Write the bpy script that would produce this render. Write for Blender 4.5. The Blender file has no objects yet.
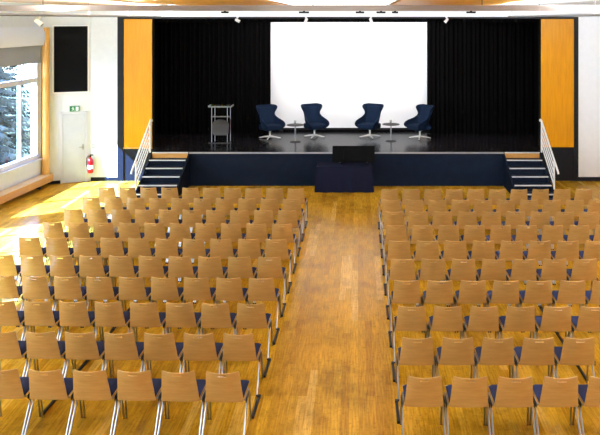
import bpy, bmesh, math, random
from mathutils import Vector, Matrix
random.seed(7)
D = bpy.data
SC = bpy.context.scene
COL = SC.collection
PI = math.pi
R = math.radians

# ------------------------------------------------------------------ materials
def mat(name, col=(.8, .8, .8), rough=.5, metal=0.0, spec=.5, emit=None, estr=0.0):
    m = D.materials.new(name); m.use_nodes = True
    b = m.node_tree.nodes['Principled BSDF']
    b.inputs['Base Color'].default_value = (*col, 1)
    b.inputs['Roughness'].default_value = rough
    b.inputs['Metallic'].default_value = metal
    b.inputs['Specular IOR Level'].default_value = spec
    if emit:
        b.inputs['Emission Color'].default_value = (*emit, 1)
        b.inputs['Emission Strength'].default_value = estr
    return m

def nodes(m):
    nt = m.node_tree
    return nt, nt.nodes, nt.links, nt.nodes['Principled BSDF']

def ramp(nt, stops):
    r = nt.nodes.new('ShaderNodeValToRGB')
    e = r.color_ramp.elements
    while len(e) < len(stops): e.new(0.5)
    for i, (p, c) in enumerate(stops):
        e[i].position = p; e[i].color = (*c, 1)
    return r

def wood(name, dark, light, scale=(1, 1, 1), grain=14.0, rough=.35, bump=.03, spec=.5):
    m = mat(name, light, rough, 0.0, spec)
    nt, n, l, b = nodes(m)
    tc = n.new('ShaderNodeTexCoord'); mp = n.new('ShaderNodeMapping')
    mp.inputs['Scale'].default_value = scale
    no = n.new('ShaderNodeTexNoise'); no.inputs['Scale'].default_value = grain
    no.inputs['Detail'].default_value = 5; no.inputs['Roughness'].default_value = .6
    r = ramp(nt, [(.3, dark), (.72, light)])
    l.new(tc.outputs['Object'], mp.inputs['Vector']); l.new(mp.outputs['Vector'], no.inputs['Vector'])
    l.new(no.outputs['Fac'], r.inputs['Fac']); l.new(r.outputs['Color'], b.inputs['Base Color'])
    bp = n.new('ShaderNodeBump'); bp.inputs['Strength'].default_value = bump
    l.new(no.outputs['Fac'], bp.inputs['Height']); l.new(bp.outputs['Normal'], b.inputs['Normal'])
    return m

def noisy(name, a, c, scale=20, rough=.6, bump=.05, spec=.5):
    m = wood(name, a, c, (1, 1, 1), scale, rough, bump)
    m.node_tree.nodes['Principled BSDF'].inputs['Specular IOR Level'].default_value = spec
    return m

def floor_mat():
    m = mat('parquet', rough=.25, spec=.05)
    nt, n, l, b = nodes(m)
    tc = n.new('ShaderNodeTexCoord'); mp = n.new('ShaderNodeMapping')
    mp.inputs['Rotation'].default_value = (0, 0, R(90))
    br = n.new('ShaderNodeTexBrick')
    br.inputs['Scale'].default_value = 1.0
    br.inputs['Brick Width'].default_value = 2.3
    br.inputs['Row Height'].default_value = .112
    br.inputs['Mortar Size'].default_value = .0022
    br.inputs['Mortar Smooth'].default_value = .3
    br.inputs['Bias'].default_value = 0
    br.offset = .37; br.offset_frequency = 3; br.squash = .8; br.squash_frequency = 2
    br.inputs['Color1'].default_value = (0, 0, 0, 1); br.inputs['Color2'].default_value = (1, 1, 1, 1)
    br.inputs['Mortar'].default_value = (.3, .3, .3, 1)
    l.new(tc.outputs['Object'], mp.inputs['Vector']); l.new(mp.outputs['Vector'], br.inputs['Vector'])
    r = ramp(nt, [(0, (.39, .195, .013)), (.3, (.48, .252, .016)), (.6, (.52, .280, .018)), (.88, (.56, .310, .023)), (1, (.66, .40, .075))])
    l.new(br.outputs['Color'], r.inputs['Fac'])
    # grain running along the boards
    m2 = n.new('ShaderNodeMapping'); m2.inputs['Scale'].default_value = (22, 1.3, 1)
    g = n.new('ShaderNodeTexNoise'); g.inputs['Scale'].default_value = 2.2; g.inputs['Detail'].default_value = 6
    l.new(tc.outputs['Object'], m2.inputs['Vector']); l.new(m2.outputs['Vector'], g.inputs['Vector'])
    gr = ramp(nt, [(.3, (.66, .62, .52)), (.7, (1.16, 1.14, 1.1))])
    l.new(g.outputs['Fac'], gr.inputs['Fac'])
    mx = n.new('ShaderNodeMix'); mx.data_type = 'RGBA'; mx.blend_type = 'MULTIPLY'; mx.inputs['Factor'].default_value = 1
    l.new(r.outputs['Color'], mx.inputs['A']); l.new(gr.outputs['Color'], mx.inputs['B'])
    # worn, stained places
    w = n.new('ShaderNodeTexNoise'); w.inputs['Scale'].default_value = .9; w.inputs['Detail'].default_value = 8
    w.inputs['Roughness'].default_value = .7
    l.new(tc.outputs['Object'], w.inputs['Vector'])
    wr = ramp(nt, [(.34, (.50, .48, .50)), (.52, (1, 1, 1)), (.75, (1.1, 1.08, 1.05))])
    l.new(w.outputs['Fac'], wr.inputs['Fac'])
    mx2 = n.new('ShaderNodeMix'); mx2.data_type = 'RGBA'; mx2.blend_type = 'MULTIPLY'; mx2.inputs['Factor'].default_value = .8
    l.new(mx.outputs['Result'], mx2.inputs['A']); l.new(wr.outputs['Color'], mx2.inputs['B'])
    sp = n.new('ShaderNodeTexNoise'); sp.inputs['Scale'].default_value = 17; sp.inputs['Detail'].default_value = 4; sp.inputs['Roughness'].default_value = .75
    l.new(tc.outputs['Object'], sp.inputs['Vector'])
    spr = ramp(nt, [(.33, (.55, .50, .45)), (.46, (1, 1, 1))])
    l.new(sp.outputs['Fac'], spr.inputs['Fac'])
    mx3 = n.new('ShaderNodeMix'); mx3.data_type = 'RGBA'; mx3.blend_type = 'MULTIPLY'; mx3.inputs['Factor'].default_value = .75
    l.new(mx2.outputs['Result'], mx3.inputs['A']); l.new(spr.outputs['Color'], mx3.inputs['B'])
    l.new(mx3.outputs['Result'], b.inputs['Base Color'])
    rr = n.new('ShaderNodeMapRange'); rr.inputs['To Min'].default_value = .14; rr.inputs['To Max'].default_value = .26
    l.new(w.outputs['Fac'], rr.inputs['Value']); l.new(rr.outputs['Result'], b.inputs['Roughness'])
    bp = n.new('ShaderNodeBump'); bp.inputs['Strength'].default_value = .06; bp.inputs['Distance'].default_value = .004
    l.new(br.outputs['Fac'], bp.inputs['Height']); bp.invert = True
    l.new(bp.outputs['Normal'], b.inputs['Normal'])
    return m

def pane_mat(name, refl=.10):
    m = D.materials.new(name); m.use_nodes = True
    nt = m.node_tree; nt.nodes.clear()
    o = nt.nodes.new('ShaderNodeOutputMaterial'); mx = nt.nodes.new('ShaderNodeMixShader')
    t = nt.nodes.new('ShaderNodeBsdfTransparent'); g = nt.nodes.new('ShaderNodeBsdfGlossy')
    t.inputs['Color'].default_value = (.95, .97, .97, 1); g.inputs['Roughness'].default_value = .02
    mx.inputs['Fac'].default_value = refl
    nt.links.new(t.outputs[0], mx.inputs[1]); nt.links.new(g.outputs[0], mx.inputs[2]); nt.links.new(mx.outputs[0], o.inputs[0])
    return m

M = dict(
    floor=floor_mat(),
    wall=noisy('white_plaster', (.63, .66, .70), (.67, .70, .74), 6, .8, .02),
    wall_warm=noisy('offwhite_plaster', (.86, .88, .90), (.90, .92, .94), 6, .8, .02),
    ceil=noisy('ceiling_white', (.82, .84, .86), (.86, .88, .90), 5, .85, .02),
    black=noisy('black_paint', (.005, .005, .006), (.009, .009, .011), 12, .6, .03, .2),
    blackwall=noisy('stage_black', (.002, .002, .002), (.004, .004, .004), 10, .85, .02, .1),
    navyfront=noisy('stage_front_navy', (.003, .0065, .016), (.0045, .010, .024), 5, .6, .02, .1),
    stagefloor=noisy('stage_floor', (.007, .006, .007), (.012, .011, .012), 4, .2, .01, .08),
    edge=mat('edge_strip', (.30, .31, .33), .4),
    nosing=noisy('nosing_white', (.62, .62, .64), (.74, .74, .76), 30, .5, .02),
    orange=wood('orange_veneer', (.56, .218, .0008), (.68, .287, .0015), (6, 6, .5), 3.5, .3, .01, .2),
    ceilwood=wood('ceiling_orange_wood', (.70, .27, .003), (.84, .38, .006), (6, .5, 6), 4, .4, .02),
    ceilshade=wood('ceiling_wood_shaded', (.33, .19, .085), (.52, .32, .17), (3, 8, 3), 5, .5, .03),  # ceiling wood browned: its weaker light is put into the colour
    palewood=wood('pale_wood', (.30, .245, .21), (.36, .30, .265), (.6, 8, 8), 6, .45, .02),
    benchwood=wood('bench_wood', (.52, .24, .045), (.66, .34, .085), (.5, .5, 6), 5, .35, .02),
    benchlit=wood('bench_wood_lit_top', (.62, .45, .28), (.74, .57, .38), (.5, .5, 6), 5, .4, .02),  # paler copy of the bench wood: sunlight on the top put into colour
    postwood=wood('post_wood', (.60, .30, .055), (.72, .40, .10), (8, 8, .6), 5, .32, .02),
    beech=wood('beech_ply', (.42, .236, .068), (.52, .306, .102), (1.2, 8, 12), 3.2, .36, .015),
    ply=wood('seat_ply', (.36, .19, .07), (.44, .25, .10), (8, 1, 8), 4, .4, .01),
    navy=noisy('navy_fabric', (.007, .009, .030), (.013, .017, .050), 120, .9, .12, .15),
    chrome=mat('chrome', (.33, .33, .345), .28, 1.0),
    rubber=mat('black_plastic', (.008, .008, .009), .5, 0, .2),
    whitemetal=mat('white_metal', (.84, .84, .85), .35),
    lounge=noisy('lounge_blue', (.003, .0085, .023), (.0055, .014, .036), 90, .9, .15, .12),
    cast=mat('polished_aluminium', (.82, .82, .80), .3, .35),
    tabletop=mat('grey_tabletop', (.05, .048, .048), .6, 0, .12),
    curtain=noisy('black_velvet', (.0010, .0009, .0010), (.0022, .0019, .0020), 50, .95, .1, .05),
    screen=mat('screen_white', (.90, .90, .91), .75),
    cloth=noisy('navy_cloth', (.005, .006, .017), (.008, .009, .026), 80, .9, .1, .1),
    blind=noisy('blind_offwhite', (.62, .65, .75), (.68, .71, .81), 60, .9, .08),
    blindgrey=noisy('blind_grey', (.23, .24, .265), (.28, .29, .315), 60, .9, .08),
    frame=mat('frame_white', (.60, .60, .66), .4),
    pane=pane_mat('window_pane', .025),
    clear=pane_mat('clear_acrylic', .14),
    matte=mat('matte_black', (.0025, .0025, .003), .8, 0, .08),
    greyrim=mat('grey_rim', (.22, .22, .215), .35, .3),
    red=mat('extinguisher_red', (.50, .006, .003), .3),
    green=mat('sign_green', (.010, .16, .055), .4, emit=(.02, .35, .12), estr=.12),
    white=mat('plain_white', (.85, .85, .85), .5),
    door=noisy('door_white', (.47, .49, .53), (.51, .53, .57), 5, .45, .01),
    plaque=mat('smoked_panel', (.035, .034, .031), .3),
    lamp=mat('diffuser', (.9, .88, .85), .5, emit=(1.0, .93, .84), estr=42.0),
    glow=mat('glowing_diffuser', (.9, .9, .9), .5, emit=(.96, .98, 1.0), estr=1.35),
    bark=noisy('bark', (.035, .024, .018), (.07, .05, .035), 12, .9, .3),
    needles=noisy('spruce_needles', (.004, .012, .015), (.012, .030, .036), 3, .7, .1),
    lawn=noisy('lawn', (.02, .04, .015), (.03, .055, .02), 3, .9, .2),
)

# ------------------------------------------------------------------ mesh helpers
class MB:
    def __init__(s): s.bm = bmesh.new()
    def box(s, x0, x1, y0, y1, z0, z1, bev=0.0, seg=2, mtx=None):
        ret = bmesh.ops.create_cube(s.bm, size=1)
        vs = ret['verts']
        for v in vs:
            v.co = Vector(((x0 + x1) / 2 + v.co.x * (x1 - x0), (y0 + y1) / 2 + v.co.y * (y1 - y0), (z0 + z1) / 2 + v.co.z * (z1 - z0)))
        if bev > 0:
            es = list({e for v in vs for e in v.link_edges})
            out = bmesh.ops.bevel(s.bm, geom=es, offset=bev, segments=seg, affect='EDGES', profile=.5)
            vs = list({v for f in out['faces'] for v in f.verts} | {v for v in vs if v.is_valid})
        if mtx is not None:
            for v in vs: v.co = mtx @ v.co
        return s
    def tube(s, pts, r, seg=8, cap=True):
        pts = [Vector(p) for p in pts]
        rs = r if isinstance(r, (list, tuple)) else [r] * len(pts)
        rings = []; prev = None
        for i, p in enumerate(pts):
            d = (pts[min(i + 1, len(pts) - 1)] - pts[max(i - 1, 0)]).normalized()
            if prev is None:
                a = Vector((0, 0, 1)) if abs(d.z) < .9 else Vector((1, 0, 0))
                n = d.cross(a).normalized()
            else:
                n = (prev - d * prev.dot(d)).normalized()
            prev = n; b = d.cross(n)
            rings.append([s.bm.verts.new(p + (n * math.cos(t) + b * math.sin(t)) * rs[i]) for t in [2 * PI * k / seg for k in range(seg)]])
        for a, b in zip(rings, rings[1:]):
            for k in range(seg):
                s.bm.faces.new((a[k], a[(k + 1) % seg], b[(k + 1) % seg], b[k]))
        if cap:
            s.bm.faces.new(rings[0][::-1]); s.bm.faces.new(rings[-1])
        return s
    def lathe(s, prof, c=(0, 0), seg=20):
        rings = [[s.bm.verts.new((c[0] + r * math.cos(2 * PI * k / seg), c[1] + r * math.sin(2 * PI * k / seg), z)) for k in range(seg)] for r, z in prof]
        for a, b in zip(rings, rings[1:]):
            for k in range(seg):
                s.bm.faces.new((a[k], a[(k + 1) % seg], b[(k + 1) % seg], b[k]))
        s.bm.faces.new(rings[0][::-1]); s.bm.faces.new(rings[-1])
        return s
    def prism(s, poly, z0, z1):
        a = [s.bm.verts.new((x, y, z0)) for x, y in poly]; b = [s.bm.verts.new((x, y, z1)) for x, y in poly]
        n = len(poly)
        for k in range(n): s.bm.faces.new((a[k], a[(k + 1) % n], b[(k + 1) % n], b[k]))
        s.bm.faces.new(a[::-1]); s.bm.faces.new(b)
        return s
    def sheet(s, fn, nu, nv, skip=(), thick=0.0):
        g = [[s.bm.verts.new(fn(i / nu, j / nv)) for j in range(nv + 1)] for i in range(nu + 1)]
        fs = []
        for i in range(nu):
            for j in range(nv):
                if (i, j) in skip: continue
                fs.append(s.bm.faces.new((g[i][j], g[i + 1][j], g[i + 1][j + 1], g[i][j + 1])))
        if thick:
            bmesh.ops.recalc_face_normals(s.bm, faces=s.bm.faces[:])
            bmesh.ops.solidify(s.bm, geom=fs, thickness=thick)
        return s
    def xf(s, m):
        bmesh.ops.transform(s.bm, matrix=m, verts=s.bm.verts[:]); return s
    def build(s, name, m, parent=None, smooth=False, sub=0):
        bmesh.ops.recalc_face_normals(s.bm, faces=s.bm.faces[:])
        me = D.meshes.new(name); s.bm.to_mesh(me); s.bm.free()
        if smooth:
            for p in me.polygons: p.use_smooth = True
            try: me.set_sharp_from_angle(angle=R(40))
            except Exception: pass
        me.materials.append(M[m] if isinstance(m, str) else m)
        o = D.objects.new(name, me); COL.objects.link(o)
        if parent is not None: o.parent = parent
        if sub:
            sm = o.modifiers.new('subdivision', 'SUBSURF'); sm.levels = sub; sm.render_levels = sub
        return o

def thing(name, label, cat, loc=(0, 0, 0), rz=0.0, group=None):
    o = D.objects.new(name, None); COL.objects.link(o)
    o.location = loc; o.rotation_euler = (0, 0, rz); o.empty_display_size = .1
    return tag(o, label, cat, group)
def tag(o, label, cat, group=None):
    o['label'] = label; o['category'] = cat
    if group: o['group'] = group
    return o
def struct(name, mb, m, parent=None, smooth=False):
    o = mb.build(name, m, parent, smooth); o['kind'] = 'structure'; return o
def copy_tree(o, parent=None):
    c = o.copy(); COL.objects.link(c)
    if parent is not None: c.parent = parent
    for ch in list(o.children): copy_tree(ch, c)
    return c

CAMZ, F, CX, CY = 4.94, 700.0, 358.0, 20.0
CEIL = CAMZ + .47
YP = 21.5                     # plane of the stage wall
SH = 1.01                     # stage height
NTH = ['first', 'second', 'third', 'fourth', 'fifth', 'sixth', 'seventh', 'eighth', 'ninth', 'tenth']

# ------------------------------------------------------------------ room shell
struct('floor', MB().box(-11.6, 8.9, -4.3, 22, -.2, 0), 'floor')
struct('ceiling', MB().box(-11.9, 8.9, -4.3, 22, CEIL, CEIL + .2), 'ceil')
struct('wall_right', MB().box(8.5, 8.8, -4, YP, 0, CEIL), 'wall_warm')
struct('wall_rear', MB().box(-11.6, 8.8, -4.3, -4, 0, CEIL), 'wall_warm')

# left window wall: runs slightly askew to the hall
A = Vector((-9.43, 21.0)); dW = Vector((-.0743, -1)).normalized(); nW = Vector((1, -.0743)).normalized()
def wl(t, off, z): p = A + dW * t + nW * off; return Vector((p.x, p.y, z))
WM = Matrix((( -dW.x, -nW.x, 0, A.x), (-dW.y, -nW.y, 0, A.y), (0, 0, 1, 0), (0, 0, 0, 1)))
def wbox(mb, t0, t1, o0, o1, z0, z1, bev=0):        # a box in the wall's own frame: t along it, o inwards
    return mb.box(-t1, -t0, -o1, -o0, z0, z1, bev, mtx=WM)
WIN = [(.18, 4.25), (5.0, 9.0), (9.75, 13.75), (14.5, 18.5), (19.2, 23.2)]  # last window unseen, added so daylight reaches the chair backs
SILL, HEAD = .84, 4.74
wm = MB()
wbox(wm, -.6, 25, -.3, 0, 0, SILL); wbox(wm, -.6, 25, -.3, 0, HEAD, CEIL)
pt = -.6
for a, b in WIN + [(25, 25)]:
    wbox(wm, pt, a, -.3, 0, SILL, HEAD); pt = b
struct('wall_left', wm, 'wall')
for i, (a, b) in enumerate(WIN):
    fm = MB()
    wbox(fm, a, a + .16, -.16, -.02, SILL, HEAD); wbox(fm, b - .09, b, -.16, -.02, SILL, HEAD)
    wbox(fm, a, b, -.16, -.02, SILL, SILL + .13); wbox(fm, a, b, -.16, -.02, HEAD - .09, HEAD)
    wbox(fm, a, b, -.14, -.04, 3.10, 3.24)
    for tm in (a + .95, a + 2.45): wbox(fm, tm, tm + .06, -.14, -.04, SILL, HEAD)
    w = struct(f'window_{i + 1}', fm, 'frame')
    struct('window_glass', wbox(MB(), a + .03, b - .03, -.095, -.085, SILL + .02, HEAD - .02), 'pane', w)
    struct('window_sill', wbox(MB(), a - .05, b + .05, -.02, .07, SILL - .05, SILL, .01), 'frame', w)
# blinds: one drawn part-way down in front of each window head
for i, (a, b) in enumerate(WIN[:1]):
    t = thing('roman_blind', 'off-white fabric blind with grey lower fold covering the top of the corner window', 'blind', wl((a + b) / 2, 0, 3.7))
    inv = Matrix.Translation(-Vector(t.location))
    p = MB().sheet(lambda u, v: wl(a + .07 + u * (b - a), .10 + .06 * math.sin(v * PI * .9) + .012 * math.sin(u * 23), 4.72 - v * .52), 40, 10, thick=.02)
    p.xf(inv).build('upper_fold', 'blind', t, True)
    p = MB().sheet(lambda u, v: wl(a + .07 + u * (b - a - .07), .045 + .01 * math.sin(u * 19) + .008 * math.sin(v * 9), 4.62 - v * .92), 40, 8, thick=.012)
    p.xf(inv).build('lower_fold', 'blindgrey', t, True)
    wbox(MB(), a + .07, b, .035, .065, 3.68, 3.71).xf(inv).build('bottom_bar', 'blindgrey', t)
    wbox(MB(), a + .07, b + .02, .004, .09, 4.66, 4.74).xf(inv).build('head_rail', 'blind', t)

# bench along the windows
tb = thing('window_bench', 'long low orange wood bench running under the windows', 'bench', wl(8, .14, 0))
inv = Matrix.Translation(-Vector(tb.location))
wbox(MB(), -.03, 20, .005, .29, .315, .345, .006).xf(inv).build('top_board', 'benchlit', tb)
wbox(MB(), -.02, 20, .245, .28, .115, .315, .004).xf(inv).build('front_board', 'benchwood', tb)
wbox(MB(), -.02, .015, .01, .245, .115, .315, .003).xf(inv).build('end_board', 'benchwood', tb)
for k in range(7):
    tt = .5 + k * 3.1
    wbox(MB(), tt, tt + .08, .03, .20, 0, .315).xf(inv).build('support', 'rubber', tb)
# rounded corner post standing on the bench end
pc = wl(.115, .128, 0)
tp = thing('corner_post', 'rounded orange wood post standing on the bench end beside the corner window', 'post', (pc.x, pc.y, .347))
MB().lathe([(.105, 0), (.118, .015), (.118, .16), (.105, .18), (.105, 4.37)], seg=24).build('shaft', 'postwood', tp, True)

# angled door wall, then the white stub up to the stage frame
B = Vector((-8.2, YP)); dD = (B - A).normalized(); nD = Vector((dD.y, -dD.x)); LD = (B - A).length
DM = Matrix(((dD.x, -nD.x, 0, A.x), (dD.y, -nD.y, 0, A.y), (0, 0, 1, 0), (0, 0, 0, 1)))
def dbox(mb, s0, s1, o0, o1, z0, z1, bev=0): return mb.box(s0, s1, -o1, -o0, z0, z1, bev, mtx=DM)
def s_at(px):                                        # place along the door wall seen at this column
    k = (px - CX) / F
    return (k * A.y - A.x) / (dD.x - k * dD.y)
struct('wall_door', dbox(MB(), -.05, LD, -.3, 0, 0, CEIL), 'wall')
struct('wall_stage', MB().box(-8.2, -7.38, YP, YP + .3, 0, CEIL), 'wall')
struct('wall_stage_right', MB().box(6.76, 8.8, YP, YP + .3, 0, CEIL), 'wall_warm')
struct('wall_lintel', MB().box(-7.38, 6.76, YP, YP + .3, 5.035, CEIL), 'wall_warm')
s0, s1 = s_at(61.5), s_at(86.5)
dr = struct('door_1', dbox(MB(), s0 + .03, s1 - .03, .002, .035, .012, 2.08), 'door')
fr = MB(); dbox(fr, s0 - .03, s0 + .025, .002, .05, 0, 2.14); dbox(fr, s1 - .025, s1 + .03, .002, .05, 0, 2.14); dbox(fr, s0 - .03, s1 + .03, .002, .05, 2.085, 2.14)
struct('door_frame', fr, 'frame', dr)
h = MB(); sh = s1 - .10
dbox(h, sh - .02, sh + .02, .035, .043, .98, 1.16); dbox(h, sh - .12, sh + .01, .075, .09, 1.06, 1.08, .004); dbox(h, sh - .008, sh + .008, .04, .085, 1.062, 1.078)
h.build('door_handle', 'chrome', dr)
struct('baseboard_door', dbox(MB(), 0.02, s0 - .035, .001, .018, 0, .09), 'black')
struct('baseboard_left', MB().box(-8.2, -7.38, YP - .02, YP - .001, 0, .11), 'black')
struct('baseboard_right', MB().box(6.76, 8.5, YP - .02, YP - .001, 0, .12), 'black')
# black acoustic panel high on the door wall
tpn = thing('acoustic_panel', 'tall black acoustic panel high on the white wall above the exit sign', 'wall panel', (*(A + dD * s_at(71) + nD * .02), 2.75))
inv = Matrix.Translation(-Vector(tpn.location))
dbox(MB(), s_at(54), s_at(87.5), .002, .03, 2.76, 4.75, .004).xf(inv).build('fabric_face', 'matte', tpn)
f_ = MB(); a_, b_ = s_at(53.2) , s_at(88.5)
dbox(f_, a_ - .02, a_ + .005, .002, .04, 2.73, 4.78); dbox(f_, b_ - .015, b_ + .01, .002, .04, 2.73, 4.78); dbox(f_, a_, b_, .002, .04, 2.725, 2.752); dbox(f_, a_, b_, .002, .04, 4.755, 4.78)
f_.xf(inv).build('frame', 'white', tpn)
# exit sign: running figure and arrow, white on green
sc_ = s_at(74.6)
tx = thing('exit_sign', 'small green emergency exit sign with white pictograms above the white door', 'sign', (*(A + dD * sc_ + nD * .01), 2.19))
inv = Matrix.Translation(-Vector(tx.location))
dbox(MB(), sc_ - .14, sc_ + .14, .004, .045, 2.16, 2.32, .004).xf(inv).build('sign_box', 'green', tx)
g_ = MB()
def dpoly(mb, pts, o):
    vs = [mb.bm.verts.new(DM @ Vector((sc_ + x, -o, 2.24 + z))) for x, z in pts]; mb.bm.faces.new(vs)
    vs2 = [mb.bm.verts.new(DM @ Vector((sc_ + x, -o + .004, 2.24 + z))) for x, z in pts]
    n = len(pts)
    for k in range(n): mb.bm.faces.new((vs[k], vs[(k + 1) % n], vs2[(k + 1) % n], vs2[k]))
dpoly(g_, [(.03, -.06), (.11, -.06), (.11, .06), (.03, .06)], .048)
g_.xf(inv).build('doorway_symbol', 'white', tx)
g_ = MB()
dpoly(g_, [(-.045 + .014 * math.cos(k * PI / 4), .047 + .014 * math.sin(k * PI / 4)) for k in range(8)], .048)
dpoly(g_, [(-.065, .028), (-.04, .03), (-.028, -.008), (-.05, -.012)], .048)
dpoly(g_, [(-.05, -.01), (-.03, -.008), (-.005, -.04), (.0, -.058), (-.02, -.045)], .0485)
dpoly(g_, [(-.05, -.008), (-.035, -.012), (-.055, -.045), (-.085, -.05), (-.085, -.04), (-.062, -.035)], .049)
dpoly(g_, [(-.06, .028), (-.05, .02), (-.075, .0), (-.09, .005)], .0495)
dpoly(g_, [(-.04, .028), (-.035, .015), (-.012, .008), (-.012, .018)], .0495)
g_.xf(inv).build('running_figure_symbol', 'white', tx)
# wall switch and extinguisher
tsw = thing('light_switch', 'small grey light switch on the white wall above the fire extinguisher', 'switch', (-8.13, YP - .006, 1.06))
MB().box(-.035, .035, -.006, .004, -.06, .06, .002).build('plate', 'edge', tsw); MB().box(-.016, .016, -.012, -.006, -.03, .03, .002).build('rocker', 'white', tsw)
te = thing('fire_extinguisher', 'red fire extinguisher with white label hung on the wall beside the white door', 'fire extinguisher', (-8.17, YP - .13, .27))
MB().lathe([(.06, 0), (.082, .012), (.085, .03), (.085, .36), (.075, .41), (.045, .445), (.028, .455), (.026, .49)], seg=24).build('cylinder', 'red', te, True)
MB().lathe([(.0865, .13), (.0865, .25)], seg=24).build('label_band', 'white', te, True)
v = MB().lathe([(.022, .49), (.026, .495), (.026, .53), (.012, .545)], seg=14)
v.box(-.012, .09, -.012, .012, .53, .545).box(-.01, .085, -.01, .01, .555, .568)
v.build('valve', 'rubber', te)
MB().tube([(.02, 0, .51), (-.06, -.02, .52), (-.105, -.03, .46), (-.105, -.03, .30), (-.1, -.03, .2)], .011, 8).build('hose', 'rubber', te, True)
MB().box(-.03, .03, .08, .123, .2, .4).build('wall_bracket', 'rubber', te)

# ------------------------------------------------------------------ stage
struct('stage_floor', MB().box(-7.3, 6.7, YP + .3, 25.4, SH - .06, SH).box(-6.31, 5.62, YP, YP + .3, SH - .06, SH), 'stagefloor')
struct('stage_apron_floor', MB().box(-6.13, 5.41, 20.82, YP, SH - .06, SH), 'stagefloor')
struct('stage_front_wall', MB().box(-6.13, 5.41, 20.84, 20.9, 0, SH - .06), 'navyfront')
sd = MB().box(-6.13, -6.09, 20.9, YP, 0, SH - .06).box(5.37, 5.41, 20.9, YP, 0, SH - .06)
struct('stage_side_wall', sd, 'navyfront')
struct('stage_edge_trim', MB().box(-5.02, 4.33, 20.80, 20.82, SH - .045, SH + .001), 'edge')
pl = MB().box(-7.38, -6.13, YP - .0, YP + .3, 0, SH - .02).box(5.41, 6.76, YP, YP + .3, 0, SH - .02).box(-6.13, 5.41, YP, YP + .3, 0, SH - .065)
struct('wall_plinth', pl, 'black')
struct('trim_1', MB().box(-7.2, -6.32, YP - .03, YP + .0, SH - .02, SH + .02), 'benchwood')
struct('wall_jamb', MB().box(-7.2, -6.33, YP + .03, YP + .3, SH - .02, 4.972).box(5.62, 6.63, YP + .03, YP + .3, SH - .02, 4.972), 'blackwall')
struct('trim_2', MB().box(-7.38, -7.2, YP - .03, YP + .3, 0, 5.035), 'black')
struct('trim_3', MB().box(6.63, 6.76, YP - .03, YP + .3, 0, 5.035), 'black')
struct('trim_4', MB().box(-7.2, 6.63, YP - .03, YP + .3, 4.972, 5.035), 'black')
struct('wall_stage_back', MB().box(-7.4, 6.8, 25.4, 25.6, 0, 6.2), 'blackwall')
struct('wall_stage_side', MB().box(-7.4, -7.3, YP + .3, 25.4, 0, 6.2).box(6.7, 6.8, YP + .3, 25.4, 0, 6.2), 'blackwall')
struct('ceiling_stage', MB().box(-7.4, 6.8, YP + .3, 25.6, 6.2, 6.3).box(-7.4, 6.8, YP + .3, YP + .32, CEIL, 6.2), 'blackwall')
for xa, xb, tx_ in ((-7.2, -6.33, 'on the window side'), (5.62, 6.63, 'on the side away from the windows')):
    tag(MB().box(xa + .005, xb, YP - .005, YP + .028, SH + .022, 4.97, .004).build('wood_panel', 'orange'),
        f'tall glossy orange wood panel framing the stage {tx_}', 'wall panel', 'orange panels beside the stage')
# valance
def pleat(x0, x1, y, z0, z1, amp, n, wob=0.0, sub=5):
    nu = n * sub
    rnd = [random.uniform(.6, 1.3) for _ in range(n + 2)]
    ph = random.random() * 6
    return MB().sheet(lambda u, v: Vector((x0 + u * (x1 - x0) + .02 * math.sin(u * n * 3.1 + ph), y + amp * rnd[int(u * n)] * math.sin(u * n * 2 * PI) * (.75 + .25 * (1 - v)) + wob * math.sin(u * 9 + ph), z0 + v * (z1 - z0))), nu, 6, thick=.006)
tag(pleat(-6.33, 5.62, YP + .42, 4.872, 5.4, .02, 60).build('stage_valance', 'curtain', None, True), 'narrow black valance across the top of the stage opening', 'curtain')
tag(pleat(-7.25, -3.0, 24.15, SH + .008, 5.9, .045, 26).build('stage_curtain', 'curtain', None, True), 'pleated black curtain on the lectern side of the screen', 'curtain', 'black stage curtains')
tag(pleat(2.37, 6.65, 24.15, SH + .008, 5.9, .045, 28).build('stage_curtain', 'curtain', None, True), 'pleated black curtain on the screen side farther from the windows', 'curtain', 'black stage curtains')
ts = thing('projection_screen', 'large blank white projection screen at the back of the stage', 'screen', (-.32, 24.75, SH))
MB().box(-2.9, 2.9, -.01, .01, .12, 4.6).build('screen_surface', 'screen', ts)
MB().box(-2.95, 2.95, -.03, .012, .04, .12, .005).build('bottom_bar', 'black', ts)
b_ = MB(); b_.box(-2.95, -2.9, -.012, .012, .12, 4.6).box(2.9, 2.95, -.012, .012, .12, 4.6); b_.build('side_border', 'black', ts)
for sx in (-2.4, 2.4): MB().box(sx - .05, sx + .05, -.15, .15, 0.0, .05).build('foot', 'black', ts)

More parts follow.
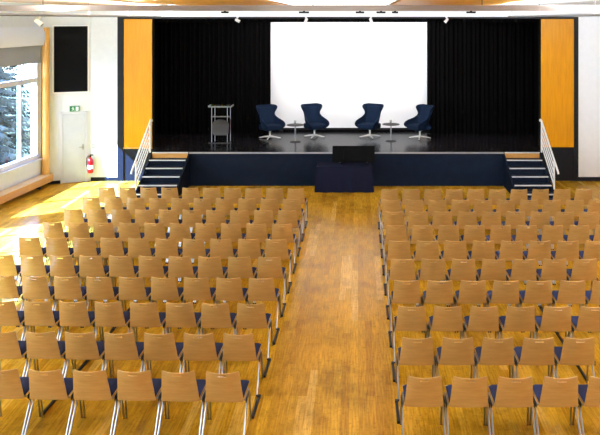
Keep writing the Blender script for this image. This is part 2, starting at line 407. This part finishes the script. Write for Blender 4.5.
# steps at both ends of the apron
def stairs(xa, xb, label, side):
    t = thing('stage_steps', label, 'steps', ((xa + xb) / 2, 20.8, 0), 0, 'steps up to the stage')
    w = (xb - xa) / 2
    for k in range(5):
        z = SH * (k + 1) / 6; y1 = -.33 * (4 - k); y0 = y1 - .33
        st = MB().box(-w, w, y0 + .0, y1, z - .035, z).box(-w + .02, w - .02, y0 + .02, y0 + .045, z - SH / 6, z - .035).build('step', 'navyfront', t)
        MB().box(-w, w, y0 - .006, y0 + .05, z - .022, z + .004).build('nosing', 'nosing', st)
    MB().box(-w, w, -.004, .012, SH * 5 / 6 + .002, SH - .025).build('top_riser', 'benchwood', t)
    MB().box(-w, w, -.03, .012, SH - .025, SH + .003).build('top_nosing', 'nosing', t)
    for sx in (-w + .0, w - .0):
        o = .035 if sx > 0 else -.035
        p = MB(); poly = [(-1.70, 0), (-1.70, .1), (-.0, SH - .05), (-.0, 0)]
        a = [p.bm.verts.new((sx, y, z)) for y, z in poly]; b = [p.bm.verts.new((sx + o, y, z)) for y, z in poly]
        for q in range(4): p.bm.faces.new((a[q], a[(q + 1) % 4], b[(q + 1) % 4], b[q]))
        p.bm.faces.new(a); p.bm.faces.new(b[::-1])
        p.build('stringer', 'navyfront', t)
    return t
stairs(-6.11, -5.05, 'black stage steps with white nosings on the window side of the stage', -1)
stairs(4.36, 5.39, 'black stage steps with white nosings at the stage end away from windows', 1)
def railing(x, label):
    t = thing('stair_railing', label, 'railing', (x, 20.0, 0), 0, 'white railings of the stage steps')
    sl = (1.90 - 1.02) / (20.78 - 19.45)
    def hz(y): return 1.02 + sl * (y + 20 - 19.45)
    MB().tube([(0, .78, SH), (0, .78, 1.93)], .024, 10).build('post', 'whitemetal', t, True)
    MB().tube([(0, -.55, 0), (0, -.55, 1.02)], .024, 10).build('post', 'whitemetal', t, True)
    MB().tube([(0, -.96, hz(-.96) + .0), (0, -.94, hz(-.94) + .03), (0, -.55, hz(-.55) + .03), (0, .74, hz(.74) + .03), (0, .82, hz(.80) + .05), (0, .93, hz(.8) + .05), (0, .97, hz(.8) - .0)], .026, 10).build('handrail', 'whitemetal', t, True)
    for k in range(4):
        dz = .17 * (k + 1)
        MB().tube([(0, -.55, hz(-.55) - dz), (0, .78, hz(.78) - dz)], .019, 8).build('rail', 'whitemetal', t, True)
railing(-6.17, 'white sloping railing of the stage steps on the window side')
railing(5.45, 'white sloping railing of the stage steps away from the windows')

# ------------------------------------------------------------------ things on the stage
def lounge(x, y, rz, label):
    t = thing('lounge_chair', label, 'armchair', (x, y, SH), rz, 'blue swivel lounge chairs on the stage')
    ks = [(.29, .25, .40, .10), (.33, .31, .56, .06), (.42, .365, .66, .04), (.52, .385, .66, .06), (.60, .375, .54, .08), (.67, .325, .32, .11), (.75, .295, .20, .14), (.83, .30, .20, .165), (.92, .355, .25, .19), (1.00, .40, .27, .21), (1.06, .395, .23, .22), (1.085, .355, .15, .225)]
    def shell(u, v):
        f = v * (len(ks) - 1); i = min(int(f), len(ks) - 2); q = f - i
        z, w, d, rec = [ks[i][j] * (1 - q) + ks[i + 1][j] * q for j in range(4)]
        a = (u * 2 - 1) * PI / 2
        sx = math.copysign(abs(math.sin(a)) ** .75, a)
        cy = abs(math.cos(a)) ** .85
        return Vector((w * sx, .20 + rec - d * (1 - cy), z))
    s = MB().sheet(shell, 22, 20, thick=.05)
    s.build('shell', 'lounge', t, True, 1)
    MB().box(-.29, .29, -.34, .27, .30, .47, .05, 4).build('seat_cushion', 'lounge', t, True)
    MB().sheet(lambda u, v: Vector(((u - .5) * (.46 + .06 * v), .215 + .19 * v - .05 * abs(u - .5) * 2 - .075 + .0 * v, .46 + v * .56)), 8, 8, thick=.05).build('back_cushion', 'lounge', t, True, 1)
    MB().lathe([(.03, .07), (.028, .24), (.11, .275), (.13, .30)], seg=16).build('column', 'cast', t, True)
    MB().lathe([(.03, .045), (.055, .05), (.055, .075), (.03, .085)], seg=16).build('hub', 'cast', t, True)
    for k in range(4):
        a = PI / 4 + k * PI / 2; c, s_ = math.cos(a), math.sin(a)
        lg = MB().tube([(.03 * c, .03 * s_, .075), (.18 * c, .18 * s_, .062), (.36 * c, .36 * s_, .028)], [.030, .024, .015], 8).build('leg', 'cast', t, True)
        MB().lathe([(.016, 0), (.018, .016)], (.345 * c, .345 * s_), 10).build('glide', 'rubber', lg)
lounge(-2.92, 23.2, R(38), 'dark blue lounge chair on stage nearest the lectern')
lounge(-1.46, 23.45, R(30), 'dark blue lounge chair on stage, second from the lectern')
lounge(.40, 23.45, R(-30), 'dark blue lounge chair on stage, third from the lectern')
lounge(2.05, 23.2, R(-54), 'dark blue lounge chair on stage in front of curtain, farthest from the lectern')
def side_table(x, y, label, glabel):
    t = thing('side_table', label, 'side table', (x, y, SH), 0, 'small pedestal tables on the stage')
    MB().lathe([(.26, .535), (.28, .54), (.28, .556), (.27, .56)], seg=28).build('tabletop', 'tabletop', t, True)
    MB().lathe([(.022, .02), (.022, .50), (.06, .535)], seg=14).build('column', 'chrome', t, True)
    MB().lathe([(.17, 0), (.17, .01), (.04, .022), (.022, .03)], seg=24).build('base', 'tabletop', t, True)
    g = thing('water_glass', glabel, 'glass', (x - .01, y, SH + .561), 0, 'glasses on the stage tables')
    MB().lathe([(.028, 0), (.032, .003), (.038, .13), (.036, .13), (.03, .01), (.001, .009)], seg=16).build('glass_body', 'clear', g, True)
    MB().lathe([(.029, .011), (.034, .08)], seg=16).build('water', 'clear', g, True)
side_table(-2.02, 22.55, 'small round pedestal table between the two lounge chairs nearer the lectern', 'clear glass on the pedestal table nearer the lectern')
side_table(1.07, 22.7, 'small round pedestal table between the two lounge chairs farther from the lectern', 'clear glass on the pedestal table farther from the lectern')

tl = thing('lectern', 'transparent lectern with chrome rods standing on the stage before the black curtain', 'lectern', (-4.40, 22.5, SH))
for sx in (-.25, .25):
    for dx, yy in ((-.035, -.08), (.035, .08)):
        MB().tube([(sx + dx, yy, .02), (sx + dx, yy, 1.15)], .009, 8).build('rod', 'chrome', tl, True)
MB().box(-.36, .36, -.22, .22, 1.155, 1.175, .004).build('reading_top', 'clear', tl)
MB().box(-.37, .37, -.232, -.22, 1.15, 1.178).box(-.37, -.36, -.23, .2, 1.15, 1.20).box(.36, .37, -.23, .2, 1.15, 1.20).build('top_rim', 'greyrim', tl)
MB().box(-.30, .30, -.14, .14, .83, .845, .003).build('shelf', 'clear', tl)
MB().box(-.30, .30, -.15, -.14, .83, .848).build('shelf_rim', 'greyrim', tl)
pp = []
for k in range(13):
    a = PI * k / 12; pp.append((.27 * math.cos(a), .58 + .17 * math.sin(a)))
pp += [(-.25, .30), (-.2, .24), (.2, .24), (.25, .30)]
p = MB(); fr_ = [p.bm.verts.new((x, -.13 + .25 * x * x, z)) for x, z in pp]; bk = [p.bm.verts.new((x, -.12 + .25 * x * x, z)) for x, z in pp]
n = len(pp)
for k in range(n): p.bm.faces.new((fr_[k], fr_[(k + 1) % n], bk[(k + 1) % n], bk[k]))
p.bm.faces.new(fr_[::-1]); p.bm.faces.new(bk)
p.build('front_plaque', 'plaque', tl)
MB().box(-.36, .36, -.2, .2, 0, .02, .004).build('base_plate', 'clear', tl)
MB().box(-.37, .37, -.21, -.198, 0, .022).build('base_rim', 'tabletop', tl)

# table under a dark cloth in front of the stage, screen turned to the speakers
tt = thing('cloth_covered_table', 'table under a floor-length navy cloth standing on the floor against the stage front', 'table', (-.40, 20.42, 0))
MB().box(-.78, .78, -.33, .33, .70, .725).build('tabletop', 'tabletop', tt)
for sx in (-.72, .72):
    for sy in (-.28, .28): MB().tube([(sx, sy, 0), (sx, sy, .70)], .018, 8).build('leg', 'chrome', tt)
def drape(u, v):
    # u around the outline, v from the top centre out and down
    per = [(-.80, -.35), (.80, -.35), (.80, .35), (-.80, .35)]
    f = u * 4; i = int(f) % 4; q = f - int(f)
    x = per[i][0] * (1 - q) + per[(i + 1) % 4][0] * q; y = per[i][1] * (1 - q) + per[(i + 1) % 4][1] * q
    if v <= .3:
        k = v / .3; return Vector((x * k, y * k, .735))
    k = (v - .3) / .7
    fl = 1 + .045 * k + (.022 * math.sin(u * 2 * PI * 17) + .012 * math.sin(u * 2 * PI * 29)) * k
    return Vector((x * fl, y * (1 + .10 * k * fl) + (.02 * math.sin(u * 2 * PI * 17) * k), .735 - .73 * k))
d = MB().sheet(drape, 160, 20)
bmesh.ops.remove_doubles(d.bm, verts=d.bm.verts[:], dist=.0005)
d.build('tablecloth', 'cloth', tt, True)
tm = thing('monitor', 'black flat monitor with its back to the hall on the navy-covered table', 'monitor', (-.13, 20.45, .737))
tilt = Matrix.Translation((0, 0, .05)) @ Matrix.Rotation(R(-14), 4, 'X')
MB().box(-.62, .62, -.02, .03, 0, .47, .01, mtx=tilt).build('housing', 'matte', tm)
MB().box(-.30, .30, -.055, -.02, .06, .36, .01, mtx=tilt).build('rear_cover', 'matte', tm)
MB().box(-.60, .60, .03, .033, .02, .45, mtx=tilt).build('display', 'black', tm)
for sx in (-.4, .4): MB().box(sx - .02, sx + .02, -.13, .15, 0, .055, .006).build('foot', 'rubber', tm)

# ------------------------------------------------------------------ audience chairs
SEATS = {}
def make_chair():
    t = thing('audience_chair', '', 'chair')
    # backrest: bent beech ply, narrower at the top, hand slot near the upper edge
    us = [0, .015, .06, .2, .36, .42, .5, .58, .64, .8, .94, .985, 1]
    vs = [0, .03, .2, .4, .6, .80, .882, .928, .96, .985, 1]
    def back(i, j):
        u, v = us[int(round(i * (len(us) - 1)))] - .5, vs[int(round(j * (len(vs) - 1)))]
        hw = .2285 - .033 * v
        if v > .97: hw -= .006 * ((v - .97) / .03)
        zc = .418 + .402 * v + .006 * v * (2 * u) ** 2
        return Vector((2 * u * hw, -.122 - .140 * v + (.016 + .038 * v) * (2 * u) ** 2, zc))
    skip = {(i, 6) for i in range(4, 8)}
    MB().sheet(back, len(us) - 1, len(vs) - 1, skip, .011).build('backrest', 'beech', t, True)
    MB().box(-.224, .224, -.085, .325, .436, .448, .004, 2).build('seat', 'ply', t)
    MB().sheet(lambda u, v: Vector(((u - .5) * .446, -.085 + v * .415, .454 + .028 * min(1, 8 * min(u, 1 - u), 8 * min(v, 1 - v)) - (.012 * max(0, (v - .8) / .2) ** 2))), 10, 10, thick=.022).build('seat_cushion', 'navy', t, True)
    for s in (-1, 1):
        lg = MB().tube([(s * .2462, -.205, .006), (s * .2415, .03, .36), (s * .238, .075, .415)], .0116, 8).build('leg', 'chrome', t, True)
        MB().lathe([(.0115, 0), (.012, .022)], (s * .2462, -.205), 8).build('foot_cap', 'rubber', lg)
        lg = MB().tube([(s * .2462, .25, .006), (s * .2415, .19, .37), (s * .238, .165, .415)], .0116, 8).build('leg', 'chrome', t, True)
        MB().lathe([(.0115, 0), (.012, .022)], (s * .2462, .25), 8).build('foot_cap', 'rubber', lg)
        MB().tube([(s * .19, .0, .418), (s * .19, -.05, .418), (s * .188, -.082, .44), (s * .182, -.130, .56)], .0095, 8).build('back_support', 'chrome', t, True)
        MB().box(s * .2515 - .004, s * .2515 + .004, -.07, .10, .385, .445, .003).build('link_bracket', 'rubber', t)
    MB().tube([(-.237, .18, .417), (.237, .18, .417)], .009, 8).tube([(-.237, -.05, .417), (.237, -.05, .417)], .009, 8).tube([(-.237, -.07, .418), (-.237, .2, .418)], .010, 8).tube([(.237, -.07, .418), (.237, .2, .418)], .010, 8).build('seat_frame', 'chrome', t, True)
    return t
proto = make_chair()
first = True
NVIS = {'L': [10, 10, 10, 10, 10, 10, 9 + 0, 8, 7, 6], 'R': [10, 10, 9, 9, 8, 8, 7, 6, 5, 5]}   # from the stage row to the camera row
NVIS['L'][5] = 10; NVIS['R'][5] = 7
pos = {}
for blk in 'LR':
    for r_ in range(10):                        # r_ = 0 is the row at the stage
        k = 9 - r_                              # 0 = row at the camera
        for c in range(NVIS[blk][r_]):
            if blk == 'R':
                x = .770 + .5255 * c; y = 8.085 + .9945 * k - .042; rz = 0.0
            else:
                x = -1.579 + .052 * min(1, k / 3) * .5 + .036 * (k / 9) - (.5265 - .0075 * k / 9) * c
                y = 8.19 + .991 * k + .024 * (-1.53 - x) - .036; rz = R(-1.3)
            y += .25                            # the point above is the top of the back
            x += random.uniform(-.001, .001); y += random.uniform(-.006, .006); rz += R(random.uniform(-.08, .08))
            t = proto if first else copy_tree(proto); first = False
            t.location = (x, y, 0); t.rotation_euler = (0, 0, rz)
            row = 'row nearest stage' if r_ == 0 else f'{NTH[r_]} row from stage'
            seat = 'aisle seat' if c == 0 else f'{NTH[c]} from aisle'
            side = 'window-side block' if blk == 'L' else 'block opposite windows'
            t['label'] = f'light wood chair with navy seat, {side}, {row}, {seat}'
            t['category'] = 'chair'
            t['group'] = 'audience chairs in the window-side block' if blk == 'L' else 'audience chairs in the block opposite the windows'
            pos[blk, k, c] = (x, y)

# black spacer bars on the floor holding the rows apart
def bar(p0, p1, label):
    a, b = Vector((p0[0], p0[1], 0)), Vector((p1[0], p1[1], 0)); d_ = b - a; ang = math.atan2(d_.y, d_.x)
    t = thing('spacer_bar', label, 'floor bar', (a + b) / 2, ang, 'black spacer bars between the chair rows')
    L = d_.length / 2
    MB().box(-L, L, -.018, .018, .001, .026, .004).build('rod', 'rubber', t)
    for sx in (-L + .02, L - .02): MB().box(sx - .03, sx + .03, -.021, .021, 0.0, .032, .006).build('end_clip', 'rubber', t)
for blk in 'LR':
    s = 1 if blk == 'L' else -1
    bn = 'window-side block' if blk == 'L' else 'block opposite windows'
    for k in range(9):
        r_ = 9 - k
        p = pos[blk, k, 0]; q = pos[blk, k + 1, 0]
        bar((p[0] + s * .272, p[1] + .27), (q[0] + s * .272, q[1] - .225), f'black floor bar, aisle side of {bn}, {NTH[r_ - 1]} to {NTH[r_]} row from stage')
    for k in range(4):
        r_ = 9 - k
        p = pos[blk, k, 4]; q = pos[blk, k + 1, 4]
        bar((p[0] - s * .261, p[1] + .30), (q[0] - s * .261, q[1] - .255), f'black floor bar amid {bn}, {NTH[r_ - 1]} to {NTH[r_]} row from stage')

# ------------------------------------------------------------------ ceiling
def cpanel(x0, x1, y0, y1, m, label):
    tag(MB().box(x0, x1, y0, y1, CEIL - .05, CEIL - .005, .004).build('ceiling_panel', m), label, 'ceiling panel', 'wood ceiling panels')
cpanel(-5.1, -2.05, 2.0, 20.6, 'ceilwood', 'orange wood ceiling panel above the window-side chairs')
cpanel(.95, 3.75, 2.0, 20.6, 'ceilwood', 'orange wood ceiling panel above the chairs opposite the windows')
cpanel(-8.2, -5.55, 2.0, 20.4, 'ceilshade', 'wood ceiling panel near the windows, shade painted in brown')
tb2 = thing('lighting_beam', 'long pale wood beam hung on rods across the whole hall under the ceiling', 'beam', (-.5, 14, CAMZ + .18))
MB().box(-9.0, 8.6, -.05, .05, 0, .115, .006).build('bar', 'palewood', tb2)
MB().box(-9.0, 8.6, -.056, -.05, .0, .028).build('lower_edge', 'palewood', tb2)
for px in (43, 313, 482): 
    x = (px - CX) / F * 14 + .5
    MB().tube([(x, 0, .115), (x, 0, .285)], .008, 6).build('hanger_rod', 'tabletop', tb2)
for px, w, lb in ((225, .07, 'nearest the curtain beside the lectern'), (304, .10, 'above the second lounge chair'), (360, .085, 'above the third lounge chair'), (381, .09, 'right of the third lounge chair'), (395, .06, 'just left of the fourth lounge chair'), (471, .09, 'before the curtain opposite the windows')):
    x = (px - CX) / F * 14
    t = thing('beam_downlight', f'small black downlight under the pale beam, {lb}', 'spotlight', (x, 14, CAMZ + .18), 0, 'black downlights under the pale beam')
    MB().box(-w, w, -.045, .045, -.045, -.01, .006).build('housing', 'rubber', t)
    MB().box(-.02, .02, -.02, .02, -.012, 0).build('mount', 'rubber', t)
def rail(x, y0, y1, z, rods, label):
    t = thing('lighting_rail', label, 'lighting rail', (x, (y0 + y1) / 2, z), 0, 'lighting rails along the hall')
    c = (y0 + y1) / 2
    MB().box(-.035, .035, y0 - c, y1 - c, .012, .05, .004).build('channel', 'greyrim', t)
    MB().box(-.03, .03, y0 - c, y1 - c, 0, .012).build('dark_slot', 'tabletop', t)
    for y in rods: MB().tube([(0, y - c, .05), (0, y - c, CEIL - z - .05)], .008, 6).build('hanger_rod', 'tabletop', t)
rail(-6.0, 5, 21.2, CAMZ + .07, (10.5, 15.6, 18.4, 20.9), 'thin dark rail hung under the ceiling along the window-side chairs')
rail(4.40, 5, 20.4, CAMZ + .07, (8.0, 13.0, 17.0, 20.0), 'thin rail hung under the ceiling along the chairs opposite the windows')
def spot(x, y, z, tilt_, pan, label):
    t = thing('white_spotlight', label, 'spotlight', (x, y, z), pan, 'white spotlights before the stage')
    MB().box(-.03, .03, -.03, .03, -.035, 0, .004).tube([(0, 0, -.03), (0, 0, -.08)], .014, 8).build('mount', 'white', t)
    m = Matrix.Translation((0, 0, -.115)) @ Matrix.Rotation(tilt_, 4, 'Y') @ Matrix.Rotation(R(90), 4, 'Y') @ Matrix.Translation((0, 0, -.075))
    hd = MB().lathe([(.030, 0), (.042, .015), (.045, .12), (.05, .15)], seg=16).xf(m).build('head', 'white', t, True)
    MB().lathe([(.040, .151), (.040, .153)], seg=16).xf(m).build('lens', 'edge', hd)
for px, a, lb in ((237.5, 28, 'above the lectern-side curtain'), (306, 110, 'above the second lounge chair'), (371, 70, 'above the third lounge chair'), (446.5, 130, 'above the fourth lounge chair')):
    spot((px - CX) / F * 21.35, 21.35, CAMZ + .10, R(a), 0, f'small white spotlight at the top of the stage, {lb}')
spot(-6.0, 13.15, CAMZ + .07, R(40), R(10), 'small white spotlight under the window-side rail, high before the window wall')

# middle ceiling strip set glowing to whiten it and the lintel; rear panels unseen
for iy in range(5):
    y = 18.85 - iy * 3.7
    t = thing('luminous_ceiling_panel', f"broad glowing white ceiling panel in the middle strip, {NTH[iy]} from the stage", 'ceiling light', (-.55, y, CEIL - .001), 0, 'glowing ceiling panels')
    MB().box(-1.42, 1.42, -1.82, 1.82, -.03, 0).build('housing', 'white', t)
    MB().box(-1.38, 1.38, -1.78, 1.78, -.036, -.03).build('diffuser', 'glow', t)
for iy in range(5):  # added lights out of view, put in to brighten the hall and chair backs
    y = -1.5 + iy * 3.6
    t = thing('added_ceiling_light', f'added unseen ceiling light, {NTH[iy]} from rear wall, strip opposite windows', 'ceiling light', (4.9, y, CEIL - .001), 0, 'added unseen ceiling lights')
    MB().box(-.66, .66, -.36, .36, -.03, 0).build('housing', 'white', t)
    MB().box(-.6, .6, -.3, .3, -.036, -.03).build('diffuser', 'lamp', t)

# ------------------------------------------------------------------ outside
struct('ground_outside', MB().box(-60, -11.9, -20, 70, -1.2, -1.0), 'lawn')
def spruce(x, y, H, W, label):
    t = thing('spruce_tree', label, 'tree', (x, y, -1.0), 0, 'spruces outside the window')
    MB().tube([(0, 0, 0), (0, 0, H * .5), (0, 0, H * .98)], [.16, .1, .02], 8).build('trunk', 'bark', t)
    m = MB(); bm = m.bm
    n = int(H * 62)
    for i in range(n):
        z = .25 + (H - .3) * (i / n); rad = W * (1 - z / H) ** .8 * random.uniform(.75, 1.1) + .08
        a = i * 2.399 + random.uniform(-.3, .3)
        c, s = math.cos(a), math.sin(a)
        steps = max(3, int(rad / .13))
        for q in range(steps):
            f = (q + 1) / steps; rr = rad * f; zz = z - rad * .28 * f + rad * .12 * f * f
            for sd_ in (-1, 1, 0):
                L = .30 * (1.15 - .5 * f) * random.uniform(.7, 1.2)
                px, py = rr * c, rr * s
                dx, dy = (c * .6 - s * sd_ * .8), (s * .6 + c * sd_ * .8)
                w = .055
                v1 = bm.verts.new((px - s * w, py + c * w, zz + .02)); v2 = bm.verts.new((px + s * w, py - c * w, zz + .02))
                v3 = bm.verts.new((px + dx * L, py + dy * L, zz - .16 * random.uniform(.4, 1.4)))
                v4 = bm.verts.new((px + dx * L * .5, py + dy * L * .5, zz - .12))
                bm.faces.new((v1, v2, v3)); bm.faces.new((v1, v4, v3))
    m.build('foliage', 'needles', t)
spruce(-14.6, 27.0, 8.5, 2.6, 'blue-green spruce outside the corner window close to the glass')
spruce(-20.5, 33.5, 11, 3.2, 'larger spruce standing behind the nearer one outside the window')
spruce(-16.8, 20.5, 9, 2.4, 'spruce outside beyond the window edge of the view')

# ------------------------------------------------------------------ light
w = D.worlds.new('sky'); SC.world = w; w.use_nodes = True
bg = w.node_tree.nodes['Background']
bg.inputs['Color'].default_value = (.74, .87, 1.0, 1); bg.inputs['Strength'].default_value = 15.0
def lamp(name, kind, loc, energy, color=(1, 1, 1), aim=None, **kw):
    l = D.lights.new(name, kind); l.energy = energy; l.color = color
    for k, v_ in kw.items(): setattr(l, k, v_)
    o = D.objects.new(name, l); COL.objects.link(o); o.location = loc
    if aim is not None: o.rotation_euler = (Vector(aim) - Vector(loc)).to_track_quat('-Z', 'Y').to_euler()
    return o
el = R(39); az = Vector((.89, .45, 0)).normalized()
sv = Vector((az.x * math.cos(el), az.y * math.cos(el), -math.sin(el)))
lamp('sun', 'SUN', (-30, 0, 30), 165, (.18, .36, 1), Vector((-30, 0, 30)) + sv, angle=R(.6))
for a, b in WIN:                                     # sky portals in the window openings
    c = wl((a + b) / 2, -.33, (SILL + HEAD) / 2)
    o = lamp('window_portal', 'AREA', c, 1, (1, 1, 1), c + Vector((nW.x, nW.y, 0)), shape='RECTANGLE', size=b - a, size_y=HEAD - SILL)
    o.data.cycles.is_portal = True
# added lamp hidden behind the valance, put in to brighten the screen
lamp('added_screen_wash', 'AREA', (-.32, 22.1, 5.75), 330, (1, .98, 1.0), (-.32, 24.75, 2.6), shape='RECTANGLE', size=5.2, size_y=.5)

# uplights lying on the suspended rails; unseen washer over the beam added to brighten the lintel
lamp('added_lintel_washer', 'AREA', (-.2, 14.1, CAMZ + .33), 150, (.92, .96, 1), (-.2, 21.5, CAMZ + .25), shape='RECTANGLE', size=17, size_y=.06, spread=R(70))
for x, y0, y1 in ((-6.0, 5, 21.0), (4.40, 5, 20.2)):
    lamp('rail_uplight', 'AREA', (x, (y0 + y1) / 2, CAMZ + .13), 1100, (.80, .90, 1), (x, (y0 + y1) / 2, 9), shape='RECTANGLE', size=.05, size_y=y1 - y0)

# ------------------------------------------------------------------ camera
cam = D.cameras.new('camera'); co = D.objects.new('camera', cam); COL.objects.link(co)
co.location = (0, 0, CAMZ); co.rotation_euler = (R(90), 0, 0)
cam.sensor_width = 36; cam.lens = 36 * F / 600
cam.shift_x = -(CX - 300) / 600; cam.shift_y = -(217.5 - CY) / 600
cam.clip_end = 300
SC.camera = co
SC.view_settings.view_transform = 'Standard'; SC.view_settings.look = 'None'
SC.view_settings.gamma = 1; SC.view_settings.use_curve_mapping = False
SC.view_settings.exposure = 0.08
SC.cycles.use_denoising = True
SC.cycles.max_bounces = 10; SC.cycles.diffuse_bounces = 6
